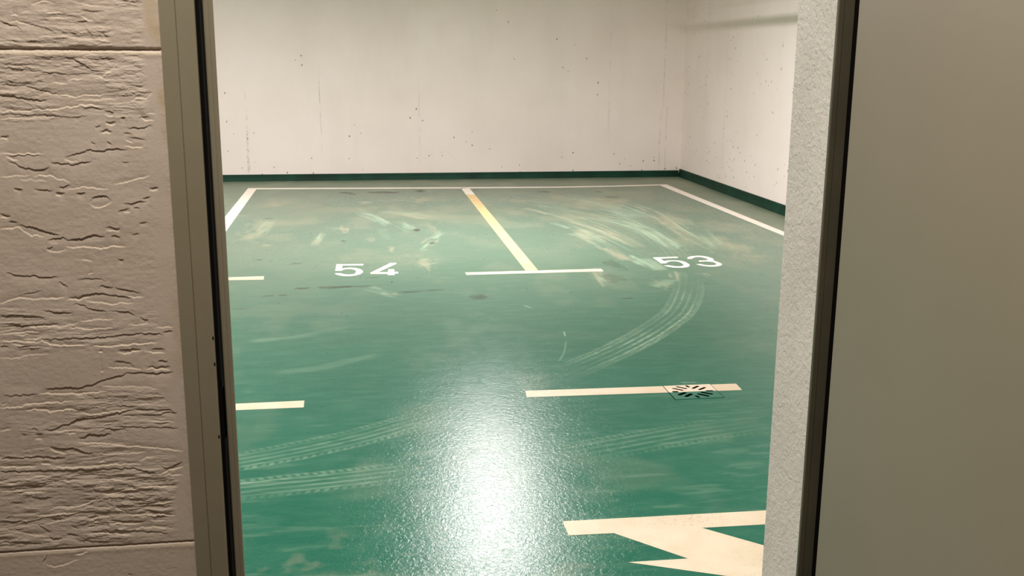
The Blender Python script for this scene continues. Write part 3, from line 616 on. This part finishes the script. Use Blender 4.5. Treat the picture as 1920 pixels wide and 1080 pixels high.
# ------------------------------------------------------------------ painted markings
ZP = .0004
def paint(name, pts, mat, label=None, cat='floor marking', group=None, parent=None, z=ZP):
    bm = bmesh.new(); prism_xy(bm, pts, .0001, z+.0004)
    o = finish(name, bm, mat, parent)
    if label: tag(o, label, cat, group)
    return o
def fp(*pts): return [tuple(floor_pt(*p)) for p in pts]
def rect(x0, x1, y0, y1): return [(x0, y0), (x1, y0), (x1, y1), (x0, y1)]
Bk = fp((465.1, 352.8), (649.9, 352.1), (864, 351.1), (1040, 350), (1150, 348.2), (1249.4, 345.6)) 
Bf = fp((1236.5, 347.6), (1150, 349.9), (1040, 351.9), (880, 353.2), (649.9, 354.2), (481, 354.9))
paint('parking_line', Bk+Bf, M['line_far'], 'thin white line across the heads of both bays, nearest the far wall')
paint('parking_line', fp((465.1, 352.9), (480.6, 355.0), (421, 437.5), (418, 411.5)), M['line_far'], 'white line along the left side of bay 54, partly behind the door frame')
paint('parking_line', fp((1236.7, 347.4), (1249.4, 345.7), (1470, 434.6), (1470, 442.3)), M['line_far'], 'white line along the right side of bay 53')
dv = empty('parking_line', (1.16, 9.6, 0)); tag(dv, 'yellowed dividing line between bays 54 and 53', 'floor marking')
kt = .185
a0, a1, b0, b1 = [np.array(floor_pt(*q)) for q in ((863.9, 352.4), (985.3, 507.3), (880.5, 353.2), (1008.5, 506.6))]
lerp = lambda a, b, t: tuple(a+(b-a)*t)
cut = .12
bm = bmesh.new(); prism_xy(bm, [lerp(a0, a1, cut), lerp(b0, b1, cut), tuple(b1), tuple(a1)], .0001, .0008); finish('yellowed_stripe', bm, M['line_yellow'], dv)
bm = bmesh.new(); prism_xy(bm, [tuple(a0), tuple(b0), lerp(b0, b1, cut), lerp(a0, a1, cut)], .0001, .0008); finish('white_repainted_end', bm, M['line_far'], dv)
paint('parking_line', fp((872, 511), (1127, 504), (1131.8, 508.8), (874.5, 515.6)), M['line'], 'short cream crossbar at the foot of the line dividing the bays')
fa = floor_pt(495, 518); fb = floor_pt(494.5, 524.5)
paint('parking_line', [(-1.02, 7.09), (fb[0], fb[1]), (fa[0], fa[1]), (-1.02, 7.18)], M['line'], 'short cream dash at the front left of bay 54')
paint('parking_line', [(-.72, 4.352), (-.279, 4.351), (-.281, 4.444), (-.72, 4.436)], M['line_worn'], 'worn cream dash beside the door frame, left of the light reflection')
# near right dash, split where the drain cover interrupts it
CX0, CX1, CY0, CY1 = 1.3765, 1.6035, 4.243, 4.438
nd = empty('parking_line', (1.05, 4.39, 0)); tag(nd, 'cream dash across the aisle, running over the drain cover', 'floor marking')
Y0 = lambda x: 4.362+(x-.714)*(4.335-4.362)/1.011; Y1 = lambda x: 4.453+(x-.722)*(4.431-4.453)/1.009
gp = .0035
for (xa, xb, xc, xd) in ((.722, .714, CX0-gp, CX0-gp), (CX1+gp, CX1+gp, 1.725, 1.731)):
    bm = bmesh.new(); prism_xy(bm, [(xb, Y0(xb)), (xc, Y0(xc)), (xd, Y1(xd)), (xa, Y1(xa))], .0001, .0008); finish('stripe', bm, M['line'], nd)
paint('floor_arrow', [(.629, 2.983), (.778, 2.979), (.963, 2.780), (.774, 2.782), (1.029, 2.666), (1.384, 2.505), (1.50, 2.575), (1.224, 2.836), (1.074, 2.978), (1.283, 2.975), (1.45, 2.972), (1.45, 3.074), (1.327, 3.077), (.63, 3.087)],
      M['line_worn'], 'large worn cream arrow with a long crossbar, nearest the doorway', 'floor arrow')
# bay numbers
D54 = lambda P_: [tuple(floor_pt(610+x/12, 480+y/12)) for x, y in P_]
D53 = lambda P_: [tuple(floor_pt(1210+x/12, 465+y/12)) for x, y in P_]
g5 = [(250,190),(860,180),(850,213),(385,214),(380,288),(450,270),(560,262),(680,270),(780,295),(840,330),(848,365),(800,405),(700,437),(590,452),(480,457),(360,447),(270,427),(218,402),(225,388),(345,388),(430,412),(520,420),(610,415),(670,395),(695,355),(680,325),(640,307),(560,295),(450,298),(395,315),(360,335),(222,335)]
g4 = [(1012,378),(1460,160),(1600,155),(1590,180),(1185,365),(1410,362),(1418,300),(1550,300),(1552,358),(1635,358),(1640,393),(1560,395),(1560,430),(1405,432),(1405,402),(1020,403)]
h5 = [(165,215),(700,198),(745,210),(735,222),(340,240),(420,295),(510,283),(600,277),(700,280),(820,292),(920,325),(985,365),(1000,390),(985,415),(930,435),(850,445),(750,447),(620,440),(500,420),(420,392),(540,392),(640,408),(740,416),(820,410),(862,390),(850,365),(800,330),(740,308),(640,300),(560,303),(505,320),(465,345),(360,350)]
h3 = [(942,225),(965,205),(1050,185),(1170,175),(1300,180),(1420,203),(1510,235),(1542,262),(1530,284),(1600,305),(1680,335),(1728,365),(1715,392),(1650,410),(1560,420),(1450,420),(1330,409),(1220,390),(1140,363),(1240,362),(1340,382),(1450,390),(1550,387),(1600,372),(1590,345),(1530,318),(1450,307),(1350,305),(1220,310),(1195,285),(1330,282),(1420,270),(1400,250),(1330,222),(1250,207),(1160,205),(1090,215),(1060,240),(1000,248),(950,242)]
b54 = empty('bay_number', tuple(floor_pt(688, 507))+(0,)); tag(b54, 'painted white number 54 on the floor of the left bay', 'number')
b53 = empty('bay_number', tuple(floor_pt(1290, 492))+(0,)); tag(b53, 'painted white number 53 on the floor of the right bay', 'number')
for f, P_, par in ((D54, g5, b54), (D54, g4, b54), (D53, h5, b53), (D53, h3, b53)):
    bm = bmesh.new(); prism_xy(bm, f(P_), .0001, .0008); finish('digit', bm, M['line_far'], par)

# ------------------------------------------------------------------ floor drain
dr = tag(empty('floor_drain', ((CX0+CX1)/2, (CY0+CY1)/2, 0)), 'square floor drain cover with radiating slots set in the aisle dash', 'drain')
bm = bmesh.new(); box(bm, CX0-gp+.0003, CX1+gp-.0003, CY0-.0012, CY1+.0012, .0001, .0006); finish('pit_shade_sheet', bm, M['drainpit'], dr)  # thin black sheet standing in for the shade of the pit below
t = NT('drain_cover_paint')
xyz = t.n('ShaderNodeSeparateXYZ', {'Vector': t.co})
edge_y = Y0(1.49)-(CY0+CY1)/2
k = t.ramp(xyz.outputs[1], edge_y-.001, edge_y+.001)
gcol = t.mix(t.ramp(t.noise(20, 4), .35, .7), s2l((22, 104, 82)), s2l((48, 116, 94)))
lcol = t.mix(t.ramp(t.noise(25, 4), .35, .7), s2l((240, 224, 202)), s2l((236, 206, 182)))
mcov = t.set(t.mix(k, gcol, lcol), .45, t.bump(t.noise(150, 3), .0005, .6))
mcov.use_nodes = True
# cover plate with real slots: constrained triangulation of the square minus slot outlines
from mathutils.geometry import delaunay_2d_cdt
cx, cy_ = (CX0+CX1)/2, (CY0+CY1)/2
slots = []
cpt = [np.array(q) for q in [(1.434,4.422),(1.475,4.383),(1.409,4.401),(1.45,4.362),(1.484,4.432),(1.492,4.402),(1.500,4.383),(1.542,4.418),(1.524,4.361),(1.568,4.394),
        (1.552,4.343),(1.588,4.341),(1.522,4.329),(1.569,4.292),(1.499,4.308),(1.543,4.266),(1.483,4.284),(1.492,4.250),(1.475,4.311),(1.431,4.273),(1.453,4.332),(1.407,4.300),(1.393,4.351),(1.422,4.348)]]
wd = [.015, .015, .014, .015, .015, .016, .019, .019, .014, .019, .019, .018]
for i in range(12):
    a, b = cpt[2*i], cpt[2*i+1]; d = (b-a)/np.hypot(*(b-a)); nn = np.array([-d[1], d[0]])*wd[i]*.5
    e_ = wd[i]*.3
    slots.append([a+nn*.5-d*e_*0, a+nn+d*e_, b+nn-d*e_, b+nn*.5, b-nn*.5, b-nn-d*e_, a-nn+d*e_, a-nn*.5])
verts = [Vector(p) for p in rect(CX0, CX1, CY0, CY1)]; edges = [(0, 1), (1, 2), (2, 3), (3, 0)]
for s_ in slots:
    b0_ = len(verts); verts += [Vector((float(p[0]), float(p[1]))) for p in s_]; edges += [(b0_+i, b0_+(i+1) % 8) for i in range(8)]
vo, eo, fo, *_ = delaunay_2d_cdt(verts, edges, [], 0, 1e-6)
def inslot(p):
    for s_ in slots:
        c = False; j = 7
        for i in range(8):
            if (s_[i][1] > p[1]) != (s_[j][1] > p[1]) and p[0] < (s_[j][0]-s_[i][0])*(p[1]-s_[i][1])/(s_[j][1]-s_[i][1])+s_[i][0]: c = not c
            j = i
        if c: return True
    return False
bm = bmesh.new(); bv = [bm.verts.new((v.x, v.y, .0008)) for v in vo]; fs = []
for f_ in fo:
    c = sum((vo[i] for i in f_), Vector((0, 0)))/len(f_)
    if not inslot((c.x, c.y)): fs.append(bm.faces.new([bv[i] for i in f_]))
r = bmesh.ops.extrude_face_region(bm, geom=fs)
bmesh.ops.translate(bm, verts=[g_ for g_ in r['geom'] if isinstance(g_, bmesh.types.BMVert)], vec=(0, 0, .0007))
finish('slotted_cover', bm, mcov, dr)

# ------------------------------------------------------------------ pipe under the ceiling (casts the band of shadow on the right wall)
PX, PZ, PR = 2.90, 2.21, .026
pp = tag(empty('ceiling_pipe', (PX, 8.5, PZ)), 'galvanised pipe running under the ceiling towards the far wall', 'pipe')
bm = bmesh.new(); tube(bm, (PX, 3.0, PZ), (PX, 11.2, PZ), PR, 24); tube(bm, (PX, 11.2, PZ), (PX, 11.2, ZC), PR, 24)
finish('pipe_run', bm, M['metal'], pp)
for y in (4, 6.5, 9, 11.0):
    bm = bmesh.new(); tube(bm, (PX, y, PZ+.03), (PX, y, ZC), .005, 8); finish('hanger', bm, M['metal'], pp)

# ------------------------------------------------------------------ lights
def lamp_area(name, loc, sx, sy, power, col, rot=(0, 0, 0), parent=None, spread=180):
    ld = bpy.data.lights.new(name, 'AREA'); ld.shape = 'RECTANGLE'; ld.size = sx; ld.size_y = sy
    ld.energy = power; ld.color = col; ld.spread = math.radians(spread)
    o = bpy.data.objects.new(name, ld); o.rotation_euler = rot; C.objects.link(o)
    if parent: o.parent = parent; o.location = Vector(loc)-Vector(parent.location)
    else: o.location = loc
    return o
def luminaire(x, y, L, power, label, w=.14):
    r = tag(empty('ceiling_light', (x, y, ZC)), label, 'ceiling light', 'strip lights on the garage ceiling')
    bm = bmesh.new(); box(bm, x-w/2-.02, x+w/2+.02, y-L/2-.03, y+L/2+.03, ZC-.055, ZC-.0005); finish('housing', bm, M['house'], r, .004)
    lamp_area('tube', (x, y, ZC-.06), w, L, power, (1.0, .935, .915), parent=r)
LW = 'white strip light on the garage ceiling'
luminaire(1.06, 8.35, 1.7, 195, LW+' above the near end of the bays', .32)
luminaire(-2.6, 9.6, 1.5, 125, LW+' to the left of bay 54, added as fill')  # unseen fill lamp, added to lift the left of the back wall
luminaire(-2.6, 4.6, 1.5, 160, LW+' over the left part of the aisle, added as fill')  # unseen lamp added to brighten the reveal beside the door
luminaire(1.30, 3.3, 1.5, 40, LW+' just inside the doorway, added as fill')  # extra fill lamp, added where its reflection stays out of view
# corridor lamp above and behind the camera
cl = tag(empty('ceiling_light', (-.12, .80, ZC)), 'warm round lamp on the corridor ceiling', 'ceiling light')
bm = bmesh.new(); tube(bm, (-.12, .80, ZC-.05), (-.12, .80, ZC-.0005), .22, 40); finish('housing', bm, M['house'], cl)
lamp_area('bulb', (-.12, .80, ZC-.055), .36, .36, 28.5, (1.0, .915, .82), parent=cl)

# ------------------------------------------------------------------ world & view
w = bpy.data.worlds.new('world'); bpy.context.scene.world = w; w.use_nodes = True
w.node_tree.nodes['Background'].inputs[0].default_value = (.8, .78, .74, 1); w.node_tree.nodes['Background'].inputs[1].default_value = .05
sc = bpy.context.scene
sc.view_settings.view_transform = 'Standard'; sc.view_settings.look = 'None'
sc.view_settings.exposure = 0; sc.view_settings.gamma = 1
sc.cycles.max_bounces = 10; sc.cycles.diffuse_bounces = 6; sc.cycles.use_denoising = True
sc.cycles.sample_clamp_indirect = 8
